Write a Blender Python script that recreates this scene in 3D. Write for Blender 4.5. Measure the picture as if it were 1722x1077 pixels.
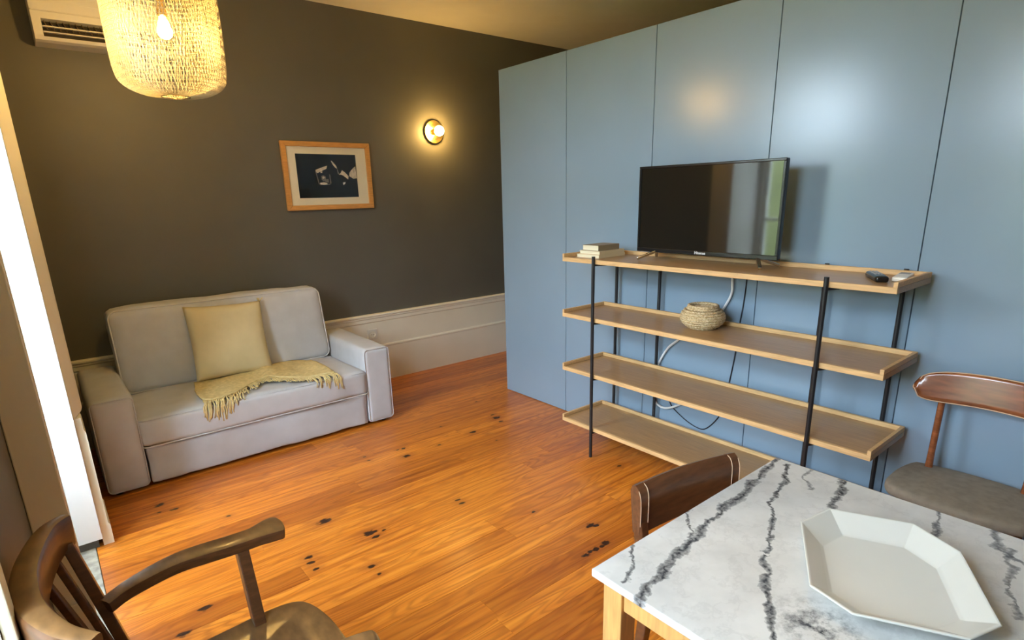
import bpy, bmesh, math, random
from mathutils import Vector, Matrix, noise
random.seed(7)
for o in list(bpy.data.objects): bpy.data.objects.remove(o)
SC = bpy.context.scene
COL = SC.collection
PI = math.pi

# ------------------------------------------------------------------ camera
F_PX, CY = 965.732, 602.35
YAW, PITCH, ROLL, CAM_Z = 0.6821, 0.2766, -0.0251, 1.70
cyw, syw, cp, sp = math.cos(YAW), math.sin(YAW), math.cos(PITCH), math.sin(PITCH)
fw = Vector((syw*cp, cyw*cp, -sp)); r0 = Vector((cyw, -syw, 0)); u0 = r0.cross(fw)
cr, sr = math.cos(ROLL), math.sin(ROLL)
rt = cr*r0 + sr*u0; up = -sr*r0 + cr*u0
cam = bpy.data.cameras.new('camera'); camo = bpy.data.objects.new('camera', cam); COL.objects.link(camo)
cam.sensor_width = 36.0; cam.sensor_fit = 'HORIZONTAL'; cam.lens = F_PX/1722*36
cam.shift_y = (CY-538.5)/1722; cam.clip_start = 0.02
camo.matrix_world = Matrix(((rt.x, up.x, -fw.x, 0), (rt.y, up.y, -fw.y, 0), (rt.z, up.z, -fw.z, CAM_Z), (0, 0, 0, 1)))
SC.camera = camo

# ------------------------------------------------------------------ sky, exposure
w = bpy.data.worlds.new('sky'); SC.world = w; w.use_nodes = True
bg = w.node_tree.nodes['Background']
bg.inputs[0].default_value = (0.70, 0.85, 1.0, 1); bg.inputs[1].default_value = 37.0
SC.view_settings.view_transform = 'Standard'; SC.view_settings.look = 'None'
SC.view_settings.exposure = 0.25; SC.view_settings.gamma = 1.0
SC.view_settings.use_curve_mapping = False
def portal(y0, y1, x, z0, z1):          # guides the sky's light through a window
    l = bpy.data.lights.new('window_portal', 'AREA'); l.shape = 'RECTANGLE'; l.size = z1-z0; l.size_y = y1-y0
    l.cycles.is_portal = True
    o = bpy.data.objects.new('window_portal', l); COL.objects.link(o)
    o.location = (x, (y0+y1)/2, (z0+z1)/2); o.rotation_euler = (0, -PI/2, 0)
PENDANT_L, TABLE_LAMP_L, SCONCE_L = 690.0, 400.0, 190.0       # bulb emission

# ------------------------------------------------------------------ material helpers
def lin(c):
    return tuple(((v/255)/12.92 if v/255 <= .04045 else ((v/255+.055)/1.055)**2.4) for v in c) + (1,)
class NT:
    def __init__(s, name):
        s.m = bpy.data.materials.new(name); s.m.use_nodes = True
        s.t = s.m.node_tree; s.n = s.t.nodes; s.b = s.n['Principled BSDF']; s.out = s.n['Material Output']
    def add(s, typ, **kw):
        n = s.n.new(typ)
        for k, v in kw.items():
            if hasattr(n, k): setattr(n, k, v)
        return n
    def link(s, a, b): s.t.links.new(a, b)
    def val(s, sock, v):
        if hasattr(v, 'links') or isinstance(v, bpy.types.NodeSocket): s.link(v, sock)
        else: sock.default_value = v
    def math(s, op, a, b=None, c=None, clamp=False):
        n = s.add('ShaderNodeMath', operation=op); n.use_clamp = clamp
        s.val(n.inputs[0], a)
        if b is not None: s.val(n.inputs[1], b)
        if c is not None: s.val(n.inputs[2], c)
        return n.outputs[0]
    def vmath(s, op, a, b=None):
        n = s.add('ShaderNodeVectorMath', operation=op); s.val(n.inputs[0], a)
        if b is not None: s.val(n.inputs[1], b)
        return n.outputs[1] if op == 'LENGTH' else n.outputs[0]
    def noise(s, vec, scale, detail=3, rough=.5, dist=0):
        n = s.add('ShaderNodeTexNoise'); s.val(n.inputs['Vector'], vec)
        n.inputs['Scale'].default_value = scale; n.inputs['Detail'].default_value = detail
        n.inputs['Roughness'].default_value = rough; n.inputs['Distortion'].default_value = dist
        return n.outputs['Fac']
    def ramp(s, fac, stops):
        n = s.add('ShaderNodeValToRGB'); e = n.color_ramp.elements
        while len(e) < len(stops): e.new(.5)
        for i, (p, c) in enumerate(stops):
            e[i].position = p; e[i].color = c if len(c) == 4 else (*c, 1)
        s.val(n.inputs[0], fac); return n.outputs[0]
    def mix(s, fac, a, b, mode='MIX'):
        n = s.add('ShaderNodeMix', data_type='RGBA', blend_type=mode)
        s.val(n.inputs['Factor'], fac)
        ins = [i for i in n.inputs if i.type == 'RGBA']
        s.val(ins[0], a); s.val(ins[1], b)
        return [o for o in n.outputs if o.type == 'RGBA'][0]
    def bump(s, h, strength=.2, dist=.002):
        n = s.add('ShaderNodeBump'); n.inputs['Strength'].default_value = strength; n.inputs['Distance'].default_value = dist
        s.val(n.inputs['Height'], h); s.link(n.outputs[0], s.b.inputs['Normal'])
    def pos(s): return s.add('ShaderNodeNewGeometry').outputs['Position']
    def obj(s): return s.add('ShaderNodeTexCoord').outputs['Object']
def simple(name, col, rough=.5, metal=0., spec=.5, var=.0, vscale=6., bump=0., bscale=200., coat=0., stretch=None):
    t = NT(name); c = lin(col) if max(col) > 1 else (*col, 1)
    t.b.inputs['Roughness'].default_value = rough; t.b.inputs['Metallic'].default_value = metal
    t.b.inputs['Specular IOR Level'].default_value = spec; t.b.inputs['Coat Weight'].default_value = coat
    t.b.inputs['Coat Roughness'].default_value = .12
    v = t.obj()
    if stretch: v = t.vmath('MULTIPLY', v, stretch)
    f = t.noise(v, vscale, 4)
    k = 1-var; k2 = 1+var
    t.link(t.ramp(f, [(.3, tuple(x*k for x in c[:3])), (.7, tuple(min(1, x*k2) for x in c[:3]))]), t.b.inputs['Base Color'])
    if bump: t.bump(t.noise(v, bscale, 2), bump)
    return t.m
M = {}
M['dark_wall'] = simple('dark_wall_paint', (.120, .116, .098), .48, var=.05, vscale=2.5, bump=.04, bscale=90)
M['blue'] = simple('blue_panel_paint', (.240, .335, .430), .24, var=.03, vscale=1.6, bump=.025, bscale=14)
M['ceiling'] = simple('ceiling_paint', (.80, .76, .66), .7, var=.02)
M['cream'] = simple('cream_gloss_paint', (.87, .83, .70), .4, var=.03, vscale=3)
M['white'] = simple('white_gloss_paint', (.74, .74, .73), .35, var=.02, vscale=3)
M['stone'] = simple('threshold_stone', (.36, .34, .28), .7, var=.35, vscale=25, bump=.2, bscale=60)
M['fabric'] = simple('sofa_fabric', (.550, .560, .595), .9, spec=.2, var=.05, vscale=9, bump=.25, bscale=420)
M['piping'] = simple('piping_fabric', (.64, .63, .63), .9, spec=.2)
M['pillow'] = simple('beige_velvet', (.68, .58, .35), .85, spec=.2, var=.10, vscale=4, bump=.1, bscale=300)
M['throw'] = simple('mustard_wool', (.68, .55, .27), .95, spec=.1, var=.14, vscale=40, bump=.6, bscale=180)
M['oak'] = simple('oak_edge', (.66, .42, .19), .5, var=.16, vscale=9, stretch=(14, 1, 14))
M['oaktop'] = simple('oak_veneer', (.40, .235, .10), .33, var=.14, vscale=8, stretch=(14, .8, 14))
M['black'] = simple('black_metal', (.012, .012, .014), .42)
M['plastic_black'] = simple('black_plastic', (.010, .010, .011), .22)
M['screen'] = simple('screen_glass', (.012, .011, .009), .05, spec=.9)
M['chrome'] = simple('chrome', (.75, .74, .72), .18, metal=1)
M['plastic_white'] = simple('white_plastic', (.80, .78, .70), .35)
M['vent_dark'] = simple('vent_shadow', (.03, .022, .015), .7)
M['brass'] = simple('brass', (.78, .55, .20), .22, metal=1, var=.05)
M['frame_wood'] = simple('frame_wood', (.58, .29, .08), .4, var=.15, vscale=12, stretch=(1, 8, 8))
M['mat'] = simple('picture_mat', (.80, .76, .62), .8)
M['print_black'] = simple('print_black', (.008, .008, .008), .25)
M['print_grey'] = simple('print_grey', (.14, .125, .10), .3, var=.4, vscale=60)
M['print_white'] = simple('print_white', (.62, .57, .48), .3, var=.3, vscale=50)
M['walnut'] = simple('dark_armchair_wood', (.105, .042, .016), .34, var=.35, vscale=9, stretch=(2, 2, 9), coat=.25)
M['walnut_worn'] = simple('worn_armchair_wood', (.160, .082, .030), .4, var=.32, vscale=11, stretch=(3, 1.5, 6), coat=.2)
M['teak'] = simple('teak_chair_wood', (.24, .075, .026), .25, var=.3, vscale=7, stretch=(8, 1, 8), coat=.35)
M['brownchair'] = simple('brown_chair_wood', (.125, .048, .018), .33, var=.3, vscale=7, stretch=(1.2, 9, 9), coat=.25)
M['wornedge'] = simple('worn_edge', (.62, .42, .27), .5)
M['seatgrey'] = simple('grey_chair_fabric', (.27, .235, .19), .95, spec=.15, var=.12, vscale=30, bump=.3, bscale=400)
M['pine'] = simple('pine_table_wood', (.64, .36, .12), .42, var=.18, vscale=8, stretch=(10, 10, 1))
M['ceramic'] = simple('white_ceramic', (.68, .685, .64), .13, var=.02, bump=.03, bscale=60)
M['paper'] = simple('book_pages', (.76, .70, .52), .8, var=.1, vscale=4, stretch=(1, 1, 60))
M['cover'] = simple('book_cover_cream', (.70, .58, .38), .6)
M['cover_dark'] = simple('book_cover_brown', (.28, .22, .14), .5)
M['button'] = simple('remote_buttons', (.35, .35, .36), .5)
M['cable_white'] = simple('white_cable', (.80, .80, .78), .4)
M['cable_black'] = simple('black_cable', (.012, .014, .02), .4)
M['wire'] = simple('cream_wire_mesh', (.42, .37, .25), .5)
M['logo'] = simple('logo_silver', (.7, .7, .7), .4)

def m_emit(name, col, s):
    t = NT(name); t.b.inputs['Base Color'].default_value = (1, 1, 1, 1)
    t.b.inputs['Emission Color'].default_value = (*col, 1); t.b.inputs['Emission Strength'].default_value = s
    return t.m
M['bulb'] = m_emit('pendant_bulb_glow', (1.0, .59, .16), PENDANT_L)
M['bulb3'] = m_emit('table_pendant_bulb_glow', (1.0, .59, .16), TABLE_LAMP_L)
M['bulb2'] = m_emit('sconce_bulb_glow', (1.0, .59, .16), SCONCE_L)
def m_glass():
    t = NT('window_glass'); t.n.remove(t.b)
    tr = t.add('ShaderNodeBsdfTransparent'); gl = t.add('ShaderNodeBsdfGlossy'); gl.inputs['Roughness'].default_value = .02
    fr = t.add('ShaderNodeFresnel'); fr.inputs[0].default_value = 1.45
    bf = t.add('ShaderNodeNewGeometry').outputs['Backfacing']
    fac = t.math('MULTIPLY', fr.outputs[0], t.math('SUBTRACT', 1.0, bf))
    mx = t.add('ShaderNodeMixShader'); t.link(fac, mx.inputs[0]); t.link(tr.outputs[0], mx.inputs[1]); t.link(gl.outputs[0], mx.inputs[2])
    t.link(mx.outputs[0], t.out.inputs[0]); return t.m
M['glass'] = m_glass()

KNOTS = [(1.738,3.381,1),(1.699,3.261,1.6),(1.7,3.389,.7),(2.581,3.392,2),(2.596,3.465,1),(2.559,3.31,1.2),(2.274,3.287,1.5),
 (1.626,2.535,1),(1.622,2.486,1.2),(1.958,3.261,.8),(1.083,2.561,2),(1.091,2.509,1.2),(1.151,2.538,.7),(.945,2.837,2.2),
 (.757,2.566,1.3),(.75,2.515,1.3),(.748,2.449,1),(.961,2.292,1.3),(.962,2.213,.8),(1.47,3.371,.8),(1.474,3.441,.7),
 (.277,2.506,1.6),(.174,2.39,1.6),(.281,3.66,1.6),(.339,3.546,1.3),(.267,3.567,.8),(2.001,1.842,1.5),(2.024,1.821,1.2),
 (1.940,1.680,1.6),(1.905,1.672,1.1),(1.868,1.676,1.4),(1.828,1.680,1.0),(1.793,1.674,1.3),(2.105,1.617,1.2),(1.868,2.145,.8),(2.651,2.191,1),
 (2.681,3.802,.7),(2.152,3.54,.7),(2.312,3.047,.6),(.561,3.254,.7)]
def m_floor():
    t = NT('pine_floorboard'); P = t.pos()
    rnd = t.add('ShaderNodeObjectInfo').outputs['Random']
    off = t.add('ShaderNodeCombineXYZ'); t.val(off.inputs[0], t.math('MULTIPLY', rnd, 37.)); t.val(off.inputs[1], t.math('MULTIPLY', rnd, 91.))
    V = t.vmath('ADD', P, off.outputs[0])
    streak = t.noise(t.vmath('MULTIPLY', V, (.7, 20, 1)), 1.6, 5, .55)
    lowf = t.noise(t.vmath('MULTIPLY', V, (.95, 6.5, 1)), 1.0, 2.2, .45)
    contour = t.math('SINE', t.math('MULTIPLY', lowf, 105.))
    contour = t.math('MULTIPLY', t.math('POWER', t.math('MULTIPLY_ADD', contour, .5, .5), 2.2), t.noise(t.vmath('MULTIPLY', V, (.8, 3, 1)), 1.5, 2))
    fine = t.noise(t.vmath('MULTIPLY', V, (3, 130, 1)), 1.5, 2)
    c = t.ramp(streak, [(.27, (.31, .072, .008)), (.46, (.62, .195, .018)), (.74, (.79, .31, .038))])
    c = t.mix(t.math('MULTIPLY', contour, .95, clamp=True), c, (.33, .088, .009, 1))
    c = t.mix(t.math('MULTIPLY', fine, .16), c, (.28, .07, .012, 1))
    tint = t.ramp(rnd, [(0, (.70, .58, .5)), (.3, (.98, .92, .88)), (.7, (1.12, 1.1, 1.05)), (1, (.84, .74, .68))])
    c = t.mix(1.0, c, tint, 'MULTIPLY')
    wob = t.noise(t.vmath('MULTIPLY', P, (22, 40, 1)), 1.6, 2)
    d = None
    for x, y, s in KNOTS:
        q = t.vmath('LENGTH', t.vmath('MULTIPLY', t.vmath('SUBTRACT', P, (x, y, 0)), (1/(.020*s), 1/(.0125*s), 0)))
        d = q if d is None else t.math('MINIMUM', d, q)
    d = t.math('ADD', d, t.math('MULTIPLY_ADD', wob, 1.7, -.85))
    halo = t.ramp(t.math('MULTIPLY', d, .2), [(.19, (1, 1, 1)), (.62, (0, 0, 0))])
    c = t.mix(t.math('MULTIPLY', halo, .45), c, (.30, .075, .013, 1))
    core = t.ramp(d, [(.62, (1, 1, 1)), (1.0, (0, 0, 0))])
    c = t.mix(core, c, (.028, .010, .006, 1))
    t.link(c, t.b.inputs['Base Color'])
    t.b.inputs['Roughness'].default_value = .36; t.b.inputs['Coat Weight'].default_value = .25; t.b.inputs['Coat Roughness'].default_value = .22
    t.bump(streak, .06); return t.m
M['floor'] = m_floor()

TX0, TX1, TY0, TY1 = .97, 1.955, -.75, .885
def m_marble():
    t = NT('veined_marble'); P = t.pos()
    n1 = t.add('ShaderNodeTexNoise'); t.val(n1.inputs['Vector'], P); n1.inputs['Scale'].default_value = 13; n1.inputs['Detail'].default_value = 5
    n2 = t.add('ShaderNodeTexNoise'); t.val(n2.inputs['Vector'], P); n2.inputs['Scale'].default_value = 75; n2.inputs['Detail'].default_value = 3
    dv = t.vmath('ADD', t.vmath('MULTIPLY', t.vmath('SUBTRACT', n1.outputs['Color'], (.5, .5, .5)), (.055, .055, 0)),
                 t.vmath('MULTIPLY', t.vmath('SUBTRACT', n2.outputs['Color'], (.5, .5, .5)), (.022, .022, 0)))
    Q = t.vmath('ADD', P, dv)
    sep = t.add('ShaderNodeSeparateXYZ'); t.val(sep.inputs[0], Q); X, Y = sep.outputs[0], sep.outputs[1]
    base = t.ramp(t.noise(P, 5, 5, .6), [(.3, (.55, .55, .54)), (.62, (.68, .68, .665))])
    col = base
    def vein(pts, wid, dark, x0=None, x1=None):
        nonlocal col
        pts = sorted(pts); lo, hi = pts[0][0], pts[-1][0]
        n = t.add('ShaderNodeFloatCurve'); cu = n.mapping.curves[0]
        n.mapping.use_clip = False
        ps = [((x-lo)/(hi-lo), y) for x, y in pts]
        while len(cu.points) < len(ps): cu.points.new(.5, .5)
        for i, (a, b) in enumerate(ps): cu.points[i].location = (a, b); cu.points[i].handle_type = 'VECTOR'
        n.mapping.update()
        fx = t.math('DIVIDE', t.math('SUBTRACT', X, lo), hi-lo, clamp=True)
        t.val(n.inputs['Value'], fx)
        d = t.math('ABSOLUTE', t.math('SUBTRACT', Y, n.outputs[0]))
        wv = t.math('MULTIPLY_ADD', t.noise(P, 17, 3), wid*2.6, -wid*.45)
        f = t.math('SUBTRACT', 1.0, t.math('DIVIDE', d, t.math('MAXIMUM', wv, wid*.18)), clamp=True)
        f = t.math('POWER', f, .42)
        inside = t.math('MULTIPLY', t.math('GREATER_THAN', X, lo-.012), t.math('LESS_THAN', X, hi+.012))
        f = t.math('MULTIPLY', t.math('MULTIPLY', f, inside), dark)
        spk = t.math('MULTIPLY_ADD', t.noise(P, 95, 3), 1.5, .15, clamp=True)
        f = t.math('MULTIPLY', f, spk)
        col = t.mix(f, col, (.030, .032, .040, 1))
    vein([(1.97,.878),(1.784,.852),(1.633,.833),(1.485,.818),(1.381,.804),(1.281,.787),(1.159,.77),(1.044,.741),(.96,.726)], 0.0165, 1.0)
    vein([(1.925,.828),(1.812,.781),(1.653,.744),(1.577,.703),(1.458,.649),(1.387,.628)], 0.0109, 1.0)
    vein([(1.36,.615),(1.3,.585),(1.216,.536),(1.137,.485),(1.086,.451),(.96,.38)], 0.0170, 1.0)
    vein([(1.96,.654),(1.861,.628),(1.768,.612),(1.60,.57)], 0.0124, 1.0)
    vein([(1.134,.882),(1.07,.838),(1.0,.80)], 0.0093, .9)
    vein([(1.398,.886),(1.338,.829),(1.255,.783)], 0.0078, .9)
    vein([(1.96,.385),(1.937,.382),(1.867,.359),(1.805,.353)], 0.0093, .9)
    vein([(1.86,.20),(1.783,.176),(1.671,.167),(1.559,.129)], 0.0093, .8)
    vein([(1.96,.76),(1.88,.75),(1.82,.70)], 0.0093, .7)
    vein([(1.95,.25),(1.85,.22),(1.70,-.1),(1.3,-.5),(.97,-.6)], 0.0155, .9)
    # clouded dark patch near the platter
    q = t.vmath('LENGTH', t.vmath('MULTIPLY', t.vmath('SUBTRACT', Q, (1.20, .41, .75)), (1/.10, 1/.11, 0)))
    sm = t.math('SUBTRACT', 1.15, q, clamp=True)
    sm = t.math('MULTIPLY', sm, t.ramp(t.noise(P, 42, 5, .65), [(.42, (0, 0, 0)), (.66, (1, 1, 1))]))
    col = t.mix(sm, col, (.035, .038, .048, 1))
    wis = t.ramp(t.noise(Q, 9, 5, .6), [(.47, (0, 0, 0)), (.50, (1, 1, 1)), (.53, (0, 0, 0))])
    col = t.mix(t.math('MULTIPLY', wis, .16), col, (.30, .30, .31, 1))
    t.link(col, t.b.inputs['Base Color']); t.b.inputs['Roughness'].default_value = .24
    return t.m
M['marble'] = m_marble()
def m_basket():
    t = NT('seagrass_rope'); P = t.obj()
    n = t.noise(t.vmath('MULTIPLY', P, (1, 1, 1.4)), 120, 3, .6)
    t.link(t.ramp(n, [(.35, (.36, .24, .10)), (.52, (.62, .47, .26)), (.66, (.74, .62, .42))]), t.b.inputs['Base Color'])
    t.b.inputs['Roughness'].default_value = .8; t.bump(n, .9, .004); return t.m
M['seagrass'] = m_basket()

# ------------------------------------------------------------------ mesh helpers
def obj(name, bm, mat, parent=None, smooth=False, loc=None):
    me = bpy.data.meshes.new(name); bmesh.ops.recalc_face_normals(bm, faces=bm.faces[:]); bm.to_mesh(me); bm.free()
    for m in (mat if isinstance(mat, (list, tuple)) else [mat]): me.materials.append(M[m])
    if smooth:
        for p in me.polygons: p.use_smooth = True
        if smooth == 'auto': me.set_sharp_from_angle(angle=math.radians(40))
    o = bpy.data.objects.new(name, me); COL.objects.link(o)
    if loc: o.location = loc
    if parent: o.parent = parent; o.matrix_parent_inverse = Matrix.Translation(-Vector(parent.location)) if not loc else Matrix()
    return o
def tag(o, label=None, cat=None, group=None, kind=None):
    if label: o['label'] = label
    if cat: o['category'] = cat
    if group: o['group'] = group
    if kind: o['kind'] = kind
    return o
def thing(name, loc, label, cat, kind=None):
    o = bpy.data.objects.new(name, None); COL.objects.link(o); o.location = loc; o.empty_display_size = .1
    return tag(o, label, cat, kind=kind)
def box(bm, x0, x1, y0, y1, z0, z1, bev=0, seg=2, mi=0):
    b = bmesh.new(); bmesh.ops.create_cube(b, size=1)
    for v in b.verts: v.co = Vector(((x0+x1)/2+v.co.x*(x1-x0), (y0+y1)/2+v.co.y*(y1-y0), (z0+z1)/2+v.co.z*(z1-z0)))
    if bev: bmesh.ops.bevel(b, geom=b.edges[:], offset=bev, segments=seg, profile=.5, affect='EDGES')
    for f in b.faces: f.material_index = mi
    merge(bm, b); return bm
def merge(bm, b, mat=None):
    if mat is not None: bmesh.ops.transform(b, matrix=mat, verts=b.verts[:])
    vm = {}
    for v in b.verts: vm[v] = bm.verts.new(v.co)
    for f in b.faces:
        try: n = bm.faces.new([vm[v] for v in f.verts]); n.material_index = f.material_index
        except ValueError: pass
    b.free()
def B(*a, **k): return box(bmesh.new(), *a, **k)
def bar(bm, a, b, wx, wy, upv=(0, 0, 1), bev=0, w2=None):
    """rectangular bar from a to b; wx, wy cross-section; w2 = end cross-section"""
    a, b = Vector(a), Vector(b); d = (b-a).normalized()
    u = Vector(upv)
    if abs(u.dot(d)) > .98: u = Vector((1, 0, 0))
    s = d.cross(u).normalized(); u = s.cross(d)
    c = bmesh.new(); rings = []
    for p, (p1, p2) in ((a, (wx, wy)), (b, w2 or (wx, wy))):
        rings.append([c.verts.new(p + s*sx*p1/2 + u*sy*p2/2) for sx, sy in ((-1, -1), (1, -1), (1, 1), (-1, 1))])
    for i in range(4): c.faces.new([rings[0][i], rings[0][(i+1) % 4], rings[1][(i+1) % 4], rings[1][i]])
    c.faces.new(rings[0][::-1]); c.faces.new(rings[1])
    if bev: bmesh.ops.bevel(c, geom=c.edges[:], offset=bev, segments=2, profile=.5, affect='EDGES')
    merge(bm, c); return bm
def tube(bm, pts, r, seg=8, closed=False, cap=True):
    pts = [Vector(p) for p in pts]; n = len(pts)
    R = r if isinstance(r, (list, tuple)) else [r]*n
    t0 = ((pts[1]-pts[0]) if not closed else (pts[1]-pts[-1])).normalized()
    u = t0.orthogonal().normalized(); rings = []
    for i in range(n):
        if closed: t = (pts[(i+1) % n]-pts[i-1]).normalized()
        else: t = (pts[min(i+1, n-1)]-pts[max(i-1, 0)]).normalized()
        u = (u - t*u.dot(t)).normalized(); v = t.cross(u)
        rings.append([bm.verts.new(pts[i] + (u*math.cos(2*PI*k/seg)+v*math.sin(2*PI*k/seg))*R[i]) for k in range(seg)])
    for i in range(n if closed else n-1):
        a, b = rings[i], rings[(i+1) % n]
        for k in range(seg): bm.faces.new([a[k], a[(k+1) % seg], b[(k+1) % seg], b[k]])
    if cap and not closed: bm.faces.new(rings[0][::-1]); bm.faces.new(rings[-1])
    return bm
def smooth_path(pts, n=8):
    pts = [Vector(p) for p in pts]; out = []
    for i in range(len(pts)-1):
        p0, p1, p2, p3 = pts[max(i-1, 0)], pts[i], pts[i+1], pts[min(i+2, len(pts)-1)]
        for k in range(n):
            t = k/n
            out.append(.5*((2*p1)+(p2-p0)*t+(2*p0-5*p1+4*p2-p3)*t*t+(3*p1-p0-3*p2+p3)*t**3))
    out.append(pts[-1]); return out
def lathe(bm, prof, c=(0, 0, 0), n=32, axis='z'):
    rings = []
    for r, z in prof:
        ring = []
        for k in range(n):
            a = 2*PI*k/n; p = (max(r, 1e-4)*math.cos(a), max(r, 1e-4)*math.sin(a), z)
            if axis == 'y': p = (p[0], -p[2], p[1])
            ring.append(bm.verts.new(Vector(p)+Vector(c)))
        rings.append(ring)
    for i in range(len(rings)-1):
        for k in range(n): bm.faces.new([rings[i][k], rings[i][(k+1) % n], rings[i+1][(k+1) % n], rings[i+1][k]])
    bm.faces.new(rings[0][::-1]); bm.faces.new(rings[-1]); return bm
def prism(bm, pts, lo, hi, axis):
    """extrude a closed 2-D outline along an axis; pts are the other two coordinates in x,y,z order"""
    def P(a, b, h): return {'x': (h, a, b), 'y': (a, h, b), 'z': (a, b, h)}[axis]
    A = [bm.verts.new(P(a, b, lo)) for a, b in pts]; Bv = [bm.verts.new(P(a, b, hi)) for a, b in pts]
    n = len(pts)
    for i in range(n): bm.faces.new([A[i], A[(i+1) % n], Bv[(i+1) % n], Bv[i]])
    bm.faces.new(A[::-1]); bm.faces.new(Bv); return bm
def soft(x0, x1, y0, y1, z0, z1, r=.04, puff=(0, 0, 0), wr=.0, cuts=18, seed=0, tilt=None):
    """upholstered block: rounded edges, bulging faces, slight wrinkles"""
    b = bmesh.new(); bmesh.ops.create_cube(b, size=2)
    bmesh.ops.subdivide_edges(b, edges=b.edges[:], cuts=cuts, use_grid_fill=True)
    h = Vector(((x1-x0)/2, (y1-y0)/2, (z1-z0)/2)); c = Vector(((x0+x1)/2, (y0+y1)/2, (z0+z1)/2))
    for v in b.verts:
        u = v.co.copy()
        # denser samples near the edges
        q = Vector([math.copysign(abs(k)**.7, k)*s for k, s in zip(u, h)])
        inn = Vector([max(-(s-r), min(s-r, k)) for k, s in zip(q, h)])
        d = q-inn
        if d.length > 1e-9: q = inn + d.normalized()*min(r, d.length if max(abs(u.x), abs(u.y), abs(u.z)) < .999 else r)
        f = [1-abs(k)**2.4 for k in u]
        q.x += math.copysign(puff[0], u.x)*f[1]*f[2]*(abs(u.x) > .99)
        q.y += math.copysign(puff[1], u.y)*f[0]*f[2]*(abs(u.y) > .99)
        q.z += math.copysign(puff[2], u.z)*f[0]*f[1]*(abs(u.z) > .99)
        p = q+c
        if wr:
            nv = Vector((noise.noise(p*5+Vector((seed, 0, 0))), noise.noise(p*5+Vector((0, seed+9, 0))), noise.noise(p*5+Vector((0, 0, seed+5)))))
            nv += .5*Vector((noise.noise(p*13), noise.noise(p*13+Vector((7, 0, 0))), noise.noise(p*13+Vector((0, 3, 0)))))
            p += nv*wr
        if tilt: p = tilt(p)
        v.co = p
    return b
def rrect(x0, x1, z0, z1, r, n=5):
    pts = []
    for cx, cz, a0 in ((x1-r, z1-r, 0), (x0+r, z1-r, PI/2), (x0+r, z0+r, PI), (x1-r, z0+r, 1.5*PI)):
        for k in range(n+1): a = a0+PI/2*k/n; pts.append((cx+r*math.cos(a), cz+r*math.sin(a)))
    return pts
def struct(name, bm, mat, label=None): return tag(obj(name, bm, mat), label, kind='structure')

# ================================================================== ROOM
XB, YD, ZC, ZBT, YE = 3.084, 4.952, 3.212, 2.645, 3.876
XEND, YBACK, XL, XLF = 5.6, -2.6, -.19, -.03
struct('ceiling', B(-.75, XEND+.1, YBACK-.1, YD+.1, ZC, ZC+.1), 'ceiling', 'pale ceiling lit warm by the pendant lamp')
struct('wall_back', B(-.75, XEND+.1, YD, YD+.12, -.05, ZC), 'dark_wall', 'dark grey-brown painted wall behind the sofa')
struct('wall_front', B(-.75, XEND+.1, YBACK-.12, YBACK, -.05, ZC), 'dark_wall', 'dark wall behind the viewer')
struct('wall_end', B(XEND, XEND+.12, YBACK, YD, -.05, ZC), 'dark_wall', 'dark wall beyond the blue partition')
# floor: slab with separate boards
fl = struct('floor', B(-.75, XEND, YBACK, YD, -.08, -.0205), 'vent_dark', 'varnished orange pine board floor with dark knots')
PW = .128; y = YBACK; row = 0
while y < YD-.002:
    y2 = min(y+PW, YD-.001)
    xs = XL if y < 2.42 else -.045
    xe = XB+.01 if y2 < YE else XEND
    x = xs; first = True
    while x < xe-.001:
        L = random.uniform(.6, 2.6) if first else random.choice((2.0, 2.5, 3.0))
        first = False
        x2 = min(x+L, xe)
        if xe-x2 < .3: x2 = xe
        dz = random.uniform(-.0006, .0004)
        b = bmesh.new(); g = .0003
        prism(b, [(y+g, -.0185), (y+g, -.0010+dz), (y+g+.0008, dz-.0002), (y2-g-.0008, dz-.0002), (y2-g, -.0010+dz), (y2-g, -.0185)], x+g, x2-g, 'x')
        obj('floorboard', b, 'floor', fl)
        x = x2
    y = y2; row += 1
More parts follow.
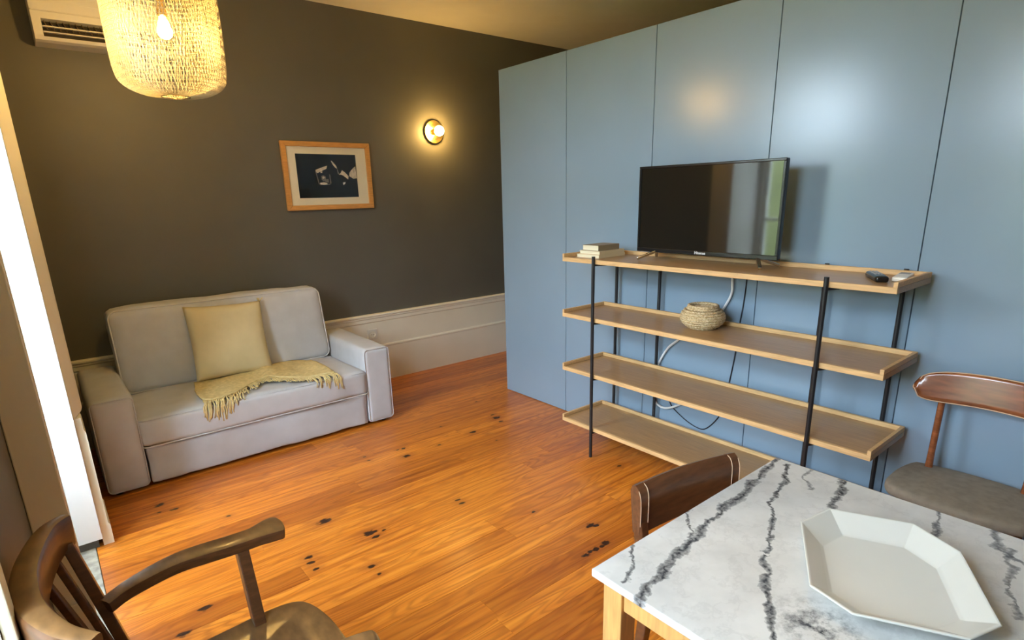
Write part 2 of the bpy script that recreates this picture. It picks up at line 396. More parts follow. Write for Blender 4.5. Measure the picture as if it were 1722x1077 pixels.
# left wall in pieces around two tall windows
W1 = (2.43, 3.35); W2 = (.42, 1.33); ZW = 2.80
struct('wall_left', B(-.75, XLF, 3.3822, YD, -.05, ZC), 'dark_wall', 'narrow dark stretch of left wall beside the sofa')
struct('wall_left', B(-.75, XL, 1.362, 2.398, -.02, ZC), 'dark_wall', 'grey wall pier between the two windows')
struct('wall_left', B(-.75, XL, YBACK, .388, -.02, ZC), 'dark_wall', 'grey left wall behind the viewer')
struct('wall_left', B(-.75, XL, 2.398, 3.383, ZW+.032, ZC), 'dark_wall', 'grey wall above the far window')
struct('wall_left', B(-.75, XL, .388, 1.362, ZW+.032, ZC), 'dark_wall', 'grey wall above the near window')
def french_window(name, y0, y1, x_in0, x_in1, label):
    """linings (x_in0/x_in1: inner edge at near / far side), stone threshold, two glazed leaves and a transom light"""
    t = thing(name, (-.6, (y0+y1)/2, 0), label, None, 'structure')
    obj('jamb_lining', B(-.70, x_in0, y0-.03, y0, .025, ZW), 'cream', t)
    obj('jamb_lining', B(-.70, x_in1, y1, y1+.03, .055, ZW), 'white', t)
    obj('head_lining', B(-.70, -.19, y0-.03, y1+.03, ZW+.001, ZW+.03), 'white', t)
    obj('threshold', B(-.72, -.047 if y1 > 3 else XL-.002, y0-.03, y1+.03, -.02, .004, bev=.003), 'stone', t)
    X0, X1 = -.60, -.555
    fr = bmesh.new()
    for a, b in ((y0, y0+.05), (y1-.05, y1)): box(fr, X0-.02, X1+.02, a, b, .006, ZW)
    box(fr, X0-.02, X1+.02, y0+.05, y1-.05, ZW-.05, ZW); box(fr, X0-.02, X1+.02, y0+.05, y1-.05, 2.17, 2.23)
    obj('window_frame', fr, 'white', t)
    ym = (y0+y1)/2
    for a, b in ((y0+.052, ym-.001), (ym+.001, y1-.052)):
        s = bmesh.new()
        box(s, X0, X1, a, a+.055, .02, 2.168); box(s, X0, X1, b-.055, b, .02, 2.168)
        for z0, z1 in ((.02, .14), (.62, .70), (1.36, 1.39), (2.10, 2.168)): box(s, X0, X1, a+.055, b-.055, z0, z1)
        so = obj('window_leaf', s, 'white', t)
        obj('lower_panel', B(X0+.012, X1-.012, a+.055, b-.055, .14, .62), 'white', so)
        for z0, z1 in ((.70, 1.36), (1.39, 2.10)): obj('pane', B(-.580, -.576, a+.055, b-.055, z0, z1), 'glass', so)
    obj('handle', tube(bmesh.new(), [(X1+.002, ym-.03, 1.02), (X1+.045, ym-.03, 1.02), (X1+.045, ym-.03, 1.12)], .008), 'chrome', t, True)
    obj('pane', B(-.580, -.576, y0+.05, y1-.05, 2.23, ZW-.05), 'glass', t)
    portal(y0, y1, -.66, .0, ZW)
    return t
# garden outside: unseen lawn added to block light from below, and a clipped hedge
M['lawn'] = simple('lawn', (.12, .16, .05), .9, var=.3, vscale=3)
M['leaf'] = simple('hedge_leaves', (.115, .130, .04), .7, var=.5, vscale=14, bump=.8, bscale=30)
struct('ground', B(-40, -.76, -25, 30, -.45, -.25), 'lawn', 'green lawn outside the windows')
hb = soft(-8.2, -6.6, -14, 18, -.25, 2.6, .5, (.1, .1, .1), 0, 40)
for v in hb.verts: v.co += Vector((noise.noise(v.co*1.3)*.35, noise.noise(v.co*1.3+Vector((5, 0, 0)))*.3, noise.noise(v.co*.9+Vector((0, 7, 0)))*.35 if v.co.z > .3 else 0))
tag(obj('hedge', hb, 'leaf', None, True), 'green garden hedge mirrored at the right edge of the television screen', 'hedge')
w1 = french_window('window_1', *W1, -.081, -.011, 'tall white glazed window in a deep reveal beside the sofa')
w2 = french_window('window_2', *W2, XL, XL, 'tall white glazed window nearest the viewer')
# casings
struct('trim_1', prism(bmesh.new(), [(-.0095, 3.352), (.030, 3.50), (.036, 3.56), (-.029, 3.56), (-.029, 3.3815), (-.0095, 3.3815)], .705, 2.95, 'z'), 'cream', 'cream window casing between the bright reveal and the sofa')
pl_ = [(-.012, 0), (.034, 0), (.034, .105), (.026, .118), (.026, .62), (.019, .64), (.019, .700), (-.012, .700)]
struct('baseboard_left', prism(bmesh.new(), pl_, 3.3835, 3.72, 'y'), 'cream', 'tall cream plinth at the foot of the window casing')
cs = bmesh.new(); box(cs, XL+.001, -.083, 2.376, 2.3975, 0, 2.9, bev=.004); box(cs, XL+.001, -.078, 2.366, 2.3755, 0, .32, bev=.004)
struct('trim_2', cs, 'cream', 'cream casing board on the near side of the far window')
struct('trim_3', B(XL+.001, XL+.022, 1.335, 1.40, 0, 2.9, bev=.004), 'cream', 'cream casing edge at the lower left corner')

# blue partition: core + separate panels
core = bmesh.new(); box(core, XB+.02, XB+.12, YBACK, YE-.012, 0, ZBT-.01); box(core, XB+.12, XEND, YE-.11, YE-.012, 0, ZBT-.01)
wr_ = struct('wall_right', core, 'blue', 'blue-grey panelled partition stopping short of the ceiling')
edges = [YE, 3.122, 2.364, 1.608, .855, .10, -.655, -1.41, -2.165, YBACK]
for i in range(len(edges)-1):
    obj('panel', B(XB, XB+.019, edges[i+1]+.0022, edges[i]-(.0022 if i else 0), .004, ZBT, bev=.0012, seg=1), 'blue', wr_)
obj('end_panel', B(XB+.0195, XEND, YE-.0115, YE-.001, .004, ZBT), 'blue', wr_)
obj('top_panel', B(XB+.0195, XEND, YBACK, YE-.012, ZBT-.009, ZBT-.001), 'blue', wr_)
# tall cream baseboard along the back wall
pf = [(YD-.001, 0), (YD-.034, 0), (YD-.034, .327), (YD-.040, .333), (YD-.040, .345), (YD-.030, .352), (YD-.022, .356), (YD-.022, .575),
      (YD-.030, .585), (YD-.030, .612), (YD-.037, .620), (YD-.037, .632), (YD-.047, .640), (YD-.047, .652), (YD-.040, .657), (YD-.001, .657)]
struct('baseboard_back', prism(bmesh.new(), pf, -.028, XEND-.001, 'x'), 'cream', 'tall moulded cream baseboard along the dark wall')
sk = thing('wall_socket', (2.312, YD-.022, .466), 'cream wall socket on the tall baseboard beside the sofa arm', 'socket')
obj('plate', B(2.262, 2.362, YD-.034, YD-.0225, .416, .516, bev=.004), 'plastic_white', sk)
obj('socket_well', lathe(bmesh.new(), [(.033, 0), (.033, .004), (.027, .004), (.024, -.001), (.0, -.001)], (2.312, YD-.0342, .466), 24, 'y'), 'cream', sk, 'auto')
pp = bmesh.new()
for dx in (-.0095, .0095): lathe(pp, [(.0035, 0), (.0035, .003)], (2.312+dx, YD-.0335, .466), 8, 'y')
obj('pin_hole', pp, 'vent_dark', sk)

# ================================================================== SOFA
sx0, sx1, syf, syb = .064, 1.965, 3.925, 4.885
so = thing('sofa', ((sx0+sx1)/2, 4.4, 0), 'light grey fabric two-seat sofa against the dark wall', 'sofa')
def armmesh(x0, x1, seed):
    return soft(x0, x1, syf, syb-.03, .018, .607, .030, (.004, .004, .008), .0035, 20, seed)
obj('arm', armmesh(sx0, .286, 1), 'fabric', so, True)
obj('arm', armmesh(1.757, sx1, 4), 'fabric', so, True)
obj('base', soft(.292, 1.751, syf+.008, syb-.04, .022, .262, .018, (0, .006, 0), .008, 24, 8), 'fabric', so, True)
obj('backrest_frame', soft(.292, 1.751, 4.76, syb, .10, .965, .05, (0, 0, .012), .006, 14, 3), 'fabric', so, True)
sc = obj('seat_cushion', soft(.283, 1.760, syf-.012, 4.60, .266, .448, .030, (0, .012, .016), .009, 30, 5), 'fabric', so, True)
def ploop(x0, x1, y0, y1, z, r): return [Vector((a, b, z)) for a, b in rrect(x0, x1, y0, y1, r, 5)]
obj('piping', tube(bmesh.new(), [p+Vector((0, 0, noise.noise(p*6)*.004)) for p in ploop(.284, 1.759, syf-.014, 4.59, .272, .03)], .0045, 6, closed=True), 'piping', sc, True)
obj('piping', tube(bmesh.new(), [p+Vector((0, 0, noise.noise(p*6)*.003)) for p in ploop(.289, 1.754, syf-.008, 4.58, .441, .03)], .0035, 6, closed=True), 'fabric', sc, True)
def lean(p): return Vector((p.x, p.y + (p.z-.47)*.20, p.z))
bc = obj('back_cushion', soft(.288, 1.735, 4.515, 4.72, .452, 1.015, .045, (.006, .03, .012), .008, 24, 11, tilt=lean), 'fabric', so, True)
ring = [lean(Vector((a, 4.528, b))) for a, b in rrect(.290, 1.733, .458, 1.010, .055, 6)]
obj('piping', tube(bmesh.new(), ring, .0045, 6, closed=True), 'piping', bc, True)
for s, (xa, xb) in enumerate(((sx0+.004, .282), (1.761, sx1-.004))):
    loop = [Vector((a, syf+.003, b)) for a, b in rrect(xa, xb, .03, .602, .028, 5)]
    obj('piping', tube(bmesh.new(), loop, .003, 6, closed=True), 'fabric', so.children[s], True)
for x in (.12, 1.90):
    for yy in (3.99, 4.80): obj('foot', lathe(bmesh.new(), [(.022, 0), (.025, .03)], (x, yy, 0), 14), 'black', so)

# pillow leaning on the back cushion
def pillow_mesh(w, h, t):
    b = bmesh.new(); n = 26; vv = {}
    for s in (1, -1):
        for i in range(n+1):
            for j in range(n+1):
                u, v = -1+2*i/n, -1+2*j/n
                if s < 0 and (i in (0, n) or j in (0, n)): vv[s, i, j] = vv[1, i, j]; continue
                e = (1-u**4)*(1-v**4)
                px = u*w/2*(1-.045*(1-v*v)*abs(u)); pz = v*h/2*(1-.045*(1-u*u)*abs(v))
                wr = .006*noise.noise(Vector((u*3, v*3, 3*s)))+.004*noise.noise(Vector((u*8, v*8, s)))
                vv[s, i, j] = b.verts.new((px, -s*(t/2*max(e, 0)**.55+(wr if e > .02 else 0)), pz))
    for s in (1, -1):
        for i in range(n):
            for j in range(n):
                q = [vv[s, i, j], vv[s, i+1, j], vv[s, i+1, j+1], vv[s, i, j+1]]
                b.faces.new(q if s > 0 else q[::-1])
    return b
pl = obj('throw_pillow', pillow_mesh(.525, .535, .15), 'pillow', None, True, loc=(.975, 4.455, .735))
pl.rotation_euler = (math.radians(-17), math.radians(2.5), math.radians(2))
tag(pl, 'square beige velvet pillow leaning on the sofa back', 'pillow')
tz = bmesh.new()
for k in range(7):
    a = random.uniform(-.6, .6)
    tube(tz, [(.258, 0, .262), (.258+.012*math.sin(a*2), .012*math.sin(k), .262+.010), (.262+.022*math.sin(a*2), .02*math.sin(k), .285)], .0035, 5)
t_ = obj('tassel', tz, 'throw', None, True); t_.parent = pl

# knitted throw with two fringed edges
def interp(P, t):
    f = t*(len(P)-1); i = min(int(f), len(P)-2); return smooth_path(P, 12)[min(int(round(f*12)), (len(P)-1)*12)]
backc = [(.690, 4.40, 0), (.80, 4.40, 0), (.95, 4.40, 0), (1.10, 4.43, 0), (1.25, 4.50, 0), (1.40, 4.52, 0), (1.52, 4.40, 0)]
frontc = [(.650, 4.16, 0), (.672, 3.97, 0), (.86, 3.99, 0), (1.07, 4.15, 0), (1.20, 4.07, 0), (1.36, 3.99, 0), (1.535, 3.96, 0)]
SB, SF = smooth_path(backc, 16), smooth_path(frontc, 16)
bt = bmesh.new(); NU = len(SB)-1; NV = 22
def tz_(p, u, v):
    f = .5+.5*math.sin(u*19+v*3.0+1.2*math.sin(v*5))
    hz = .012+.020*f*(.35+.65*math.sin(PI*min(1, v*1.05)))+.006*noise.noise(Vector((u*14, v*6, 1)))
    hz += .030*math.exp(-((u-.56)/.07)**2)*(1-v*.4)
    puffz = .016*max(0, 1-abs((p.x-1.02)/.75)**2.4)*max(0, 1-abs((p.y-4.25)/.34)**2.4)
    return .452+puffz+hz*.8
gv = [[None]*(NV+1) for _ in range(NU+1)]
for i in range(NU+1):
    for j in range(NV+1):
        v = j/NV; p = SB[i].lerp(SF[i], v)
        gv[i][j] = bt.verts.new((p.x, p.y, tz_(p, i/NU, v)))
for i in range(NU):
    for j in range(NV): bt.faces.new([gv[i][j], gv[i+1][j], gv[i+1][j+1], gv[i][j+1]])
th = obj('throw_blanket', bt, 'throw', None, True)
md = th.modifiers.new('thickness', 'SOLIDIFY'); md.thickness = .010; md.offset = 1
tag(th, 'mustard knitted throw with fringe bunched on the sofa seat', 'blanket')
fb = bmesh.new()
def drape(x, y):
    z = .455+.016*max(0, 1-abs((x-1.02)/.75)**2.4)*max(0, 1-abs((y-4.25)/.34)**2.4)+.016
    yf = syf-.022
    if y < yf+.03: z -= .5*(yf+.03-y); 
    if y < yf: z -= 1.0*(yf-y)*1.6; y = yf-.004
    return Vector((x, y, z))
for i in range(14, NU+1):
    for s in range(2):
        t = min(1, (i+s*.5)/NU); p = SF[i] if s == 0 or i == NU else SF[i].lerp(SF[i+1], .5)
        z0 = tz_(p, t, 1.0)
        L = random.uniform(.075, .110)*(1.05 if p.x < .95 else .95); dx = random.uniform(-.022, .022)+(-.02 if p.x < .95 else .012)
        pts = [Vector((p.x, p.y+.004, z0))]
        for k in range(1, 6):
            f = k/5; q = drape(p.x+dx*f+.004*math.sin(k*2+i), p.y-L*f); 
            q.z = max(q.z, z0*(1-f)+q.z*f) if q.y > syf-.02 else q.z
            pts.append(q)
        tube(fb, pts, [.0036, .0042, .0038, .0034, .0040, .0030], 5)
tag(obj('fringe', fb, 'throw', th, True), 'twisted mustard fringe strands', kind='stuff')

# ================================================================== WALL THINGS
pic = thing('picture_frame', (2.058, YD-.012, 1.89), 'light wooden frame with a dark camera photograph on the dark wall', 'picture')
px0, px1, pz0, pz1 = 1.674, 2.442, 1.618, 2.163; fwid = .040
def fbar(pts): 
    b = bmesh.new(); prism(b, pts, YD-.034, YD-.002, 'y'); bmesh.ops.bevel(b, geom=[e for e in b.edges], offset=.003, segments=1, affect='EDGES'); return b
a, c_, e, g = (px0, pz1), (px1, pz1), (px1, pz0), (px0, pz0)
ia, ic, ie, ig = (px0+fwid, pz1-fwid), (px1-fwid, pz1-fwid), (px1-fwid, pz0+fwid), (px0+fwid, pz0+fwid)
for q in ((a, c_, ic, ia), (c_, e, ie, ic), (e, g, ig, ie), (g, a, ia, ig)): obj('frame_rail', fbar(q), 'frame_wood', pic)
obj('mat_board', B(px0+fwid-.004, px1-fwid+.004, YD-.018, YD-.012, pz0+fwid-.004, pz1-fwid+.004), 'mat', pic)
qx0, qx1, qz0, qz1 = 1.786, 2.308, 1.716, 2.067
pr = obj('photo_print', B(qx0, qx1, YD-.0200, YD-.0182, qz0, qz1), 'print_black', pic)
def shape(pts, mi, d):       # printed shapes in picture fractions (u right, v down)
    b = bmesh.new(); prism(b, [(qx0+(qx1-qx0)*u, qz1-(qz1-qz0)*v) for u, v in pts], YD-.0202-d*.0001, YD-.0201, 'y'); return b
for pts in ([(.30, .36), (.43, .29), (.50, .26), (.485, .33), (.42, .37), (.33, .43), (.305, .41)],
            [(.57, .14), (.60, .17), (.655, .27), (.665, .33), (.63, .30), (.59, .22)],
            [(.745, .36), (.80, .42), (.85, .50), (.84, .58), (.79, .52), (.735, .47), (.69, .46), (.72, .42)],
            [(.90, .37), (.95, .30), (.985, .27), (.995, .55), (.93, .56), (.865, .50), (.87, .42)],
            [(.375, .40), (.41, .39), (.41, .42), (.38, .43)],
            [(.395, .53), (.42, .505), (.445, .53), (.425, .56), (.405, .56)],
            [(.35, .655), (.42, .64), (.47, .66), (.48, .69), (.42, .70), (.36, .69)],
            [(.74, .65), (.79, .64), (.775, .685), (.745, .71)]):
    obj('print_highlight', shape(pts, 0, 1), 'print_white', pr)
for pts in ([(.295, .39), (.31, .41), (.345, .68), (.33, .69)], [(.52, .46), (.535, .46), (.545, .66), (.525, .69)], [(.345, .67), (.52, .68), (.52, .70), (.345, .70)],
            [(.385, .50), (.42, .48), (.46, .51), (.46, .58), (.42, .62), (.385, .58)], [(.66, .31), (.69, .42), (.70, .48), (.665, .44)], [(.44, .58), (.50, .56), (.505, .65), (.44, .64)]):
    obj('print_midtone', shape(pts, 0, .5), 'print_grey', pr)
obj('picture_glass', B(px0+fwid-.003, px1-fwid+.003, YD-.0225, YD-.0215, pz0+fwid-.003, pz1-fwid+.003), 'glass', pic)

scn = thing('wall_sconce', (3.132, YD, 2.292), 'round brass wall lamp glowing on the dark wall', 'wall lamp')
cx, cz = 3.132, 2.292
obj('backplate', lathe(bmesh.new(), [(.0, .003), (.098, .003), (.104, .012), (.100, .020), (.085, .016), (.06, .013), (.0, .013)], (cx, YD-.001, cz), 40, 'y'), 'brass', scn, 'auto')
obj('lamp_holder', lathe(bmesh.new(), [(.026, .012), (.026, .045), (.020, .052), (.0, .052)], (cx, YD-.001, cz), 24, 'y'), 'brass', scn, 'auto')
obj('bulb', lathe(bmesh.new(), [(.014, .050), (.020, .060)]+[(.045*math.sin(a), .102-.045*math.cos(a)) for a in [PI*k/12 for k in range(3, 13)]], (cx, YD-.001, cz), 24, 'y'), 'bulb2', scn, True)

ac = thing('air_conditioner', (.65, YD, 2.82), 'cream wall air conditioner high on the dark wall', 'air conditioner')
ax0, ax1 = .250, 1.055
prof = [(YD-.001, 2.672), (YD-.075, 2.662), (YD-.155, 2.672), (YD-.190, 2.688), (YD-.203, 2.715)]
body = bmesh.new()
ol = [(YD-.002, 2.664), (YD-.150, 2.664), (YD-.185, 2.672), (YD-.196, 2.690), (YD-.150, 2.694), (YD-.150, 2.782), (YD-.206, 2.786), (YD-.209, 2.824), (YD-.002, 2.824)]
prism(body, ol, ax0+.045, ax1-.045, 'x')
olE = [(YD-.002, 2.664), (YD-.150, 2.664), (YD-.185, 2.672), (YD-.198, 2.695), (YD-.207, 2.786), (YD-.209, 2.824), (YD-.002, 2.824)]
prism(body, olE, ax0, ax0+.045, 'x'); prism(body, olE, ax1-.045, ax1, 'x')
obj('housing', body, 'plastic_white', ac)
fp = bmesh.new(); prism(fp, [(YD-.002, 2.826), (YD-.210, 2.826), (YD-.212, 2.88), (YD-.206, 2.93), (YD-.18, 2.952), (YD-.002, 2.955)], ax0, ax1, 'x')
bmesh.ops.bevel(fp, geom=fp.edges[:], offset=.004, segments=2, affect='EDGES')
obj('front_panel', fp, 'plastic_white', ac)
obj('vent_recess', B(ax0+.046, ax1-.046, YD-.1515, YD-.1505, 2.695, 2.781), 'vent_dark', ac)
for k in range(22):
    x = ax0+.06+k*.0315
    b = bmesh.new(); bar(b, (x, YD-.156, 2.775), (x+.010, YD-.190, 2.738), .003, .03, (0, 1, 0)); obj('vane', b, 'walnut_worn', ac)
for z, yy in ((2.742, YD-.194), (2.712, YD-.190)):
    b = bmesh.new(); box(b, ax0+.047, ax1-.047, yy-.012, yy+.012, z, z+.006); obj('louvre', b, 'plastic_white', ac)

# pendant lamp with a woven wire shade
lx, ly = .708, 3.534
pdl = thing('pendant_lamp', (lx, ly, 2.2), 'large woven wire pendant lamp hanging in front of the air conditioner', 'pendant lamp')
tag(pdl, group='woven pendant lamps')
prof = []
R0, ZB_, ZT_ = .258, 2.222, 2.90
for k in range(9):
    a = PI/2*k/8; prof.append((.065+(R0-.01-.065)*math.sin(a)**.9 if k else .065, ZB_+.095*(1-math.cos(a))**.95))
prof += [(R0-.006+.006*math.sin(k/20*PI), ZB_+.10+(ZT_-ZB_-.20)*k/20) for k in range(1, 21)]
for k in range(1, 9):
    a = PI/2*k/8; prof.append((.065+(R0-.01-.065)*math.cos(a)**.9, ZT_-.10+.10*math.sin(a)))
cum = [0]
for i in range(1, len(prof)): cum.append(cum[-1]+math.hypot(prof[i][0]-prof[i-1][0], prof[i][1]-prof[i-1][1]))
def onprof(s, dr=0):
    s *= cum[-1]
    for i in range(1, len(cum)):
        if s <= cum[i]+1e-9:
            f = (s-cum[i-1])/(cum[i]-cum[i-1]); return prof[i-1][0]*(1-f)+prof[i][0]*f-dr, prof[i-1][1]*(1-f)+prof[i][1]*f
    return prof[-1]
def shade(nst, twist, wr, dr, seg=46):
    b = bmesh.new()
    for d in (1, -1):
        for k in range(nst):
            a0 = 2*PI*k/nst; pts = []
            for i in range(seg+1):
                r, z = onprof(i/seg, dr); a = a0+d*twist*i/seg; pts.append((lx+r*math.cos(a), ly+r*math.sin(a), z))
            tube(b, pts, wr, 3, cap=False)
    for i in range(1, 44):
        r, z = onprof(i/44, dr); tube(b, [(lx+r*math.cos(2*PI*k/60), ly+r*math.sin(2*PI*k/60), z) for k in range(60)], wr, 3, closed=True)
    return b
tag(obj('mesh_shade', shade(110, .55, .00088, 0), 'wire', pdl), kind='stuff')
tag(obj('inner_mesh', shade(78, .75, .0007, .014), 'wire', pdl), kind='stuff')
for rr, zz in ((.065, ZB_), (.065, ZT_)):
    hp = tube(bmesh.new(), [(lx+rr*math.cos(2*PI*k/40), ly+rr*math.sin(2*PI*k/40), zz) for k in range(40)], .0028, 6, closed=True)
    obj('rim_ring', hp, 'brass', pdl, True)
obj('cord', tube(bmesh.new(), [(lx, ly, 2.655), (lx, ly, ZC-.03)], .003, 8), 'cable_white', pdl)
obj('lamp_holder', lathe(bmesh.new(), [(.008, 2.665), (.020, 2.66), (.021, 2.59), (.016, 2.585)], (lx, ly, 0), 20), 'brass', pdl, 'auto')
obj('ceiling_rose', lathe(bmesh.new(), [(.05, ZC-.001), (.05, ZC-.02), (.02, ZC-.035), (.0, ZC-.035)], (lx, ly, 0), 28), 'plastic_white', pdl, 'auto')
obj('bulb', lathe(bmesh.new(), [(.013, 2.588), (.016, 2.575), (.026, 2.555)]+[(.034*math.sin(a), 2.520+.034*math.cos(a)) for a in [PI*k/14 for k in range(4, 15)]], (lx, ly, 0), 24), 'bulb', pdl, True)

p2 = pdl.copy(); COL.objects.link(p2); p2.location = (1.25, .55, 2.2)
p2['label'] = 'woven wire pendant lamp hanging above the marble table'
for c in list(pdl.children):
    k = c.copy(); COL.objects.link(k); k.parent = p2; k.matrix_parent_inverse = c.matrix_parent_inverse.copy()
    if c.name.startswith('bulb'): k.data = c.data.copy(); k.data.materials[0] = M['bulb3']
# ================================================================== SHELVING
shl = thing('shelving_unit', (2.82, 1.735, 0), 'four-tier oak shelving unit with thin black metal legs before the blue panels', 'shelf')
SX0, SX1, SY0, SY1 = 2.622, 3.030, .785, 2.687
SZ = [1.281, .917, .549, .180]
for i, z in enumerate(SZ):
    s = bmesh.new(); box(s, SX0+.018, SX1, SY0, SY1, z, z+.025)
    o = obj('shelf', s, 'oaktop', shl)
    obj('front_edge', B(SX0, SX0+.0178, SY0, SY1, z, z+.0255, bev=.0012, seg=1), 'oak', o)
    obj('lip', B(SX1-.016, SX1, SY0, SY1, z+.0252, z+.048, bev=.001, seg=1), 'oak', o)
    for ya in (SY0, SY1-.016): obj('lip', B(SX0, SX1-.0162, ya, ya+.016, z+.0257, z+.048, bev=.001, seg=1), 'oak', o)
def leg(x, y, zt): return tube(bmesh.new(), [(x, y, 0), (x, y, zt)], .0105, 12)
for yf, yb in ((2.407, (2.587, 2.232)), (1.052, (1.232, .888))):
    obj('leg', leg(2.610, yf, 1.328), 'black', shl, 'auto')
    for yy in yb: obj('leg', leg(3.042, yy, 1.334), 'black', shl, 'auto')
    for z in SZ:
        for yy in yb:
            b = bmesh.new(); bar(b, (2.612, yf, z-.006), (3.040, yy, z-.006), .016, .010); obj('bracket', b, 'black', shl)

tv = thing('television', (2.85, 1.832, 1.306), 'flat black television on the top shelf', 'television')
ty0, ty1, tz0, tz1 = 1.396, 2.270, 1.352, 1.841; tvx = 2.85
bdy = bmesh.new(); prism(bdy, [(a, b) for a, b in rrect(ty0, ty1, tz0, tz1, .006, 3)], tvx+.012, tvx+.034, 'x')
box(bdy, tvx+.034, tvx+.075, ty0+.10, ty1-.10, tz0+.03, tz0+.30, bev=.012)
obj('housing', bdy, 'plastic_black', tv)
bz = bmesh.new()
for q in ((ty0, ty1, tz1-.013, tz1), (ty0, ty0+.013, tz0+.0235, tz1-.0132), (ty1-.013, ty1, tz0+.0235, tz1-.0132), (ty0, ty1, tz0, tz0+.0232)): box(bz, tvx, tvx+.0118, *q, bev=.0025)
obj('bezel', bz, 'plastic_black', tv)
obj('screen', B(tvx+.006, tvx+.0117, ty0+.0132, ty1-.0132, tz0+.0237, tz1-.0134), 'screen', tv)
for yh, yt in ((2.135, 2.205), (1.505, 1.437)):
    for dx, yq in ((-.095, yt), (.095, yt)):
        st = bmesh.new(); bar(st, (tvx+.016, yh, tz0+.006), (tvx+.016+dx, yq, 1.316), .022, .016, w2=(.017, .015), bev=.003)
        obj('stand_leg', st, 'chrome', tv)
tc = bpy.data.curves.new('logo', 'FONT'); tc.body = 'Hisense'; tc.size = .022; tc.align_x = 'CENTER'; tc.extrude = .0003; tc.offset = .0004
tco = bpy.data.objects.new('logo_source', tc); COL.objects.link(tco); bpy.context.view_layer.update()
lm = bpy.data.meshes.new_from_object(tco.evaluated_get(bpy.context.evaluated_depsgraph_get())); bpy.data.objects.remove(tco)
lm.materials.clear(); lm.materials.append(M['logo'])
lo = bpy.data.objects.new('logo', lm); COL.objects.link(lo); lo.parent = tv; lo.matrix_parent_inverse = Matrix.Translation(-Vector(tv.location))
lo.matrix_basis = Matrix.Translation((tvx-.0006, (ty0+ty1)/2, tz0+.005)) @ Matrix(((0, 0, -1, 0), (-1, 0, 0, 0), (0, 1, 0, 0), (0, 0, 0, 1)))

# books
def book(name, x0, x1, y0, y1, z0, z1, label, cover, rz=0):
    t = thing(name, ((x0+x1)/2, (y0+y1)/2, z0), label, 'book'); tag(t, group='books on the top shelf')
    c = .0022
    cv = bmesh.new(); box(cv, x0, x1, y0, y1, z0, z0+c); box(cv, x0, x1, y0, y1, z1-c, z1); box(cv, x0, x1, y0, y0+c, z0+c, z1-c)
    obj('cover', cv, cover, t); obj('page_block', B(x0+.003, x1-.003, y0+c+.0002, y1-.003, z0+c+.0002, z1-c-.0002), 'paper', t)
    t.rotation_euler = (0, 0, rz); return t
zs = SZ[0]+.0256
book('book', 2.690, 2.945, 2.440, 2.628, zs, zs+.021, 'thin cream paperback at the bottom of the shelf stack', 'cover', .03)
book('book', 2.700, 2.940, 2.442, 2.612, zs+.0214, zs+.043, 'thin cream paperback in the middle of the shelf stack', 'cover', .02)
book('book', 2.705, 2.905, 2.456, 2.590, zs+.0434, zs+.078, 'thick pale book with a brown cover on top of the stack', 'cover_dark', .02)

# basket of coiled rope
bk = thing('basket', (2.865, 1.815, SZ[1]+.026), 'round coiled seagrass basket on the second shelf', 'basket')
zb = SZ[1]+.0262
BX, BY = 2.868, 1.800
rad = [.072, .092, .106, .114, .117, .116, .110, .099, .084]
for k, r in enumerate(rad):
    pts = [(BX+(r+.0012*math.sin(17*a+k))*math.cos(a), BY+(r+.0012*math.sin(17*a+k))*math.sin(a), zb+.0075+k*.0132+.0008*math.sin(23*a+2*k)) for a in [2*PI*q/72 for q in range(72)]]
    obj('coil', tube(bmesh.new(), pts, .0085, 8, closed=True), 'seagrass', bk, True)
obj('coil_base', lathe(bmesh.new(), [(.07, zb+.001), (.072, zb+.010), (.0, zb+.010)], (BX, BY, 0), 32), 'seagrass', bk, True)
obj('lid_coil', tube(bmesh.new(), [(BX+.078*math.cos(a), BY+.078*math.sin(a), zb+.0075+9*.0132) for a in [2*PI*q/60 for q in range(60)]], .009, 8, closed=True), 'seagrass', bk, True)
li = bmesh.new()
for k, r in enumerate((.062, .047, .032, .017)): tube(li, [(BX+r*math.cos(a), BY+r*math.sin(a), zb+.112-k*.002) for a in [2*PI*q/48 for q in range(48)]], .009, 8, closed=True)
lathe(li, [(.062, zb+.108), (.0, zb+.108)], (BX, BY, 0), 24)
obj('lid', li, 'seagrass', bk, True)

# remotes
rm = thing('remote_control', (2.83, .93, zs), 'black remote control on the right end of the top shelf', 'remote')
def place(o, loc, rz): o.location = loc; o.rotation_euler = (0, 0, rz)
b = soft(-.098, .098, -.026, .026, .0, .026, .011, (0, 0, .002), 0, 10)
o = obj('shell', b, 'plastic_black', None, True); o.parent = rm
for i in range(6):
    for j in range(3):
        q = obj('button', lathe(bmesh.new(), [(.0042, .0265), (.0042, .0292), (.003, .0298)], (-.03+i*.02, -.012+j*.012, 0), 10), 'button', None); q.parent = rm
place(rm, (2.812, .928, zs), .55)
pr_ = thing('white_remote', (2.9, .86, zs), 'flat white remote lying beside the black remote', 'remote')
o = obj('shell', soft(-.095, .095, -.028, .028, .0, .020, .006, (0, 0, .001), 0, 10), 'plastic_white', None, True); o.parent = pr_
o = obj('display', B(.015, .07, -.020, .020, .0195, .0216), 'button', None); o.parent = pr_
place(pr_, (2.885, .850, zs), .15)

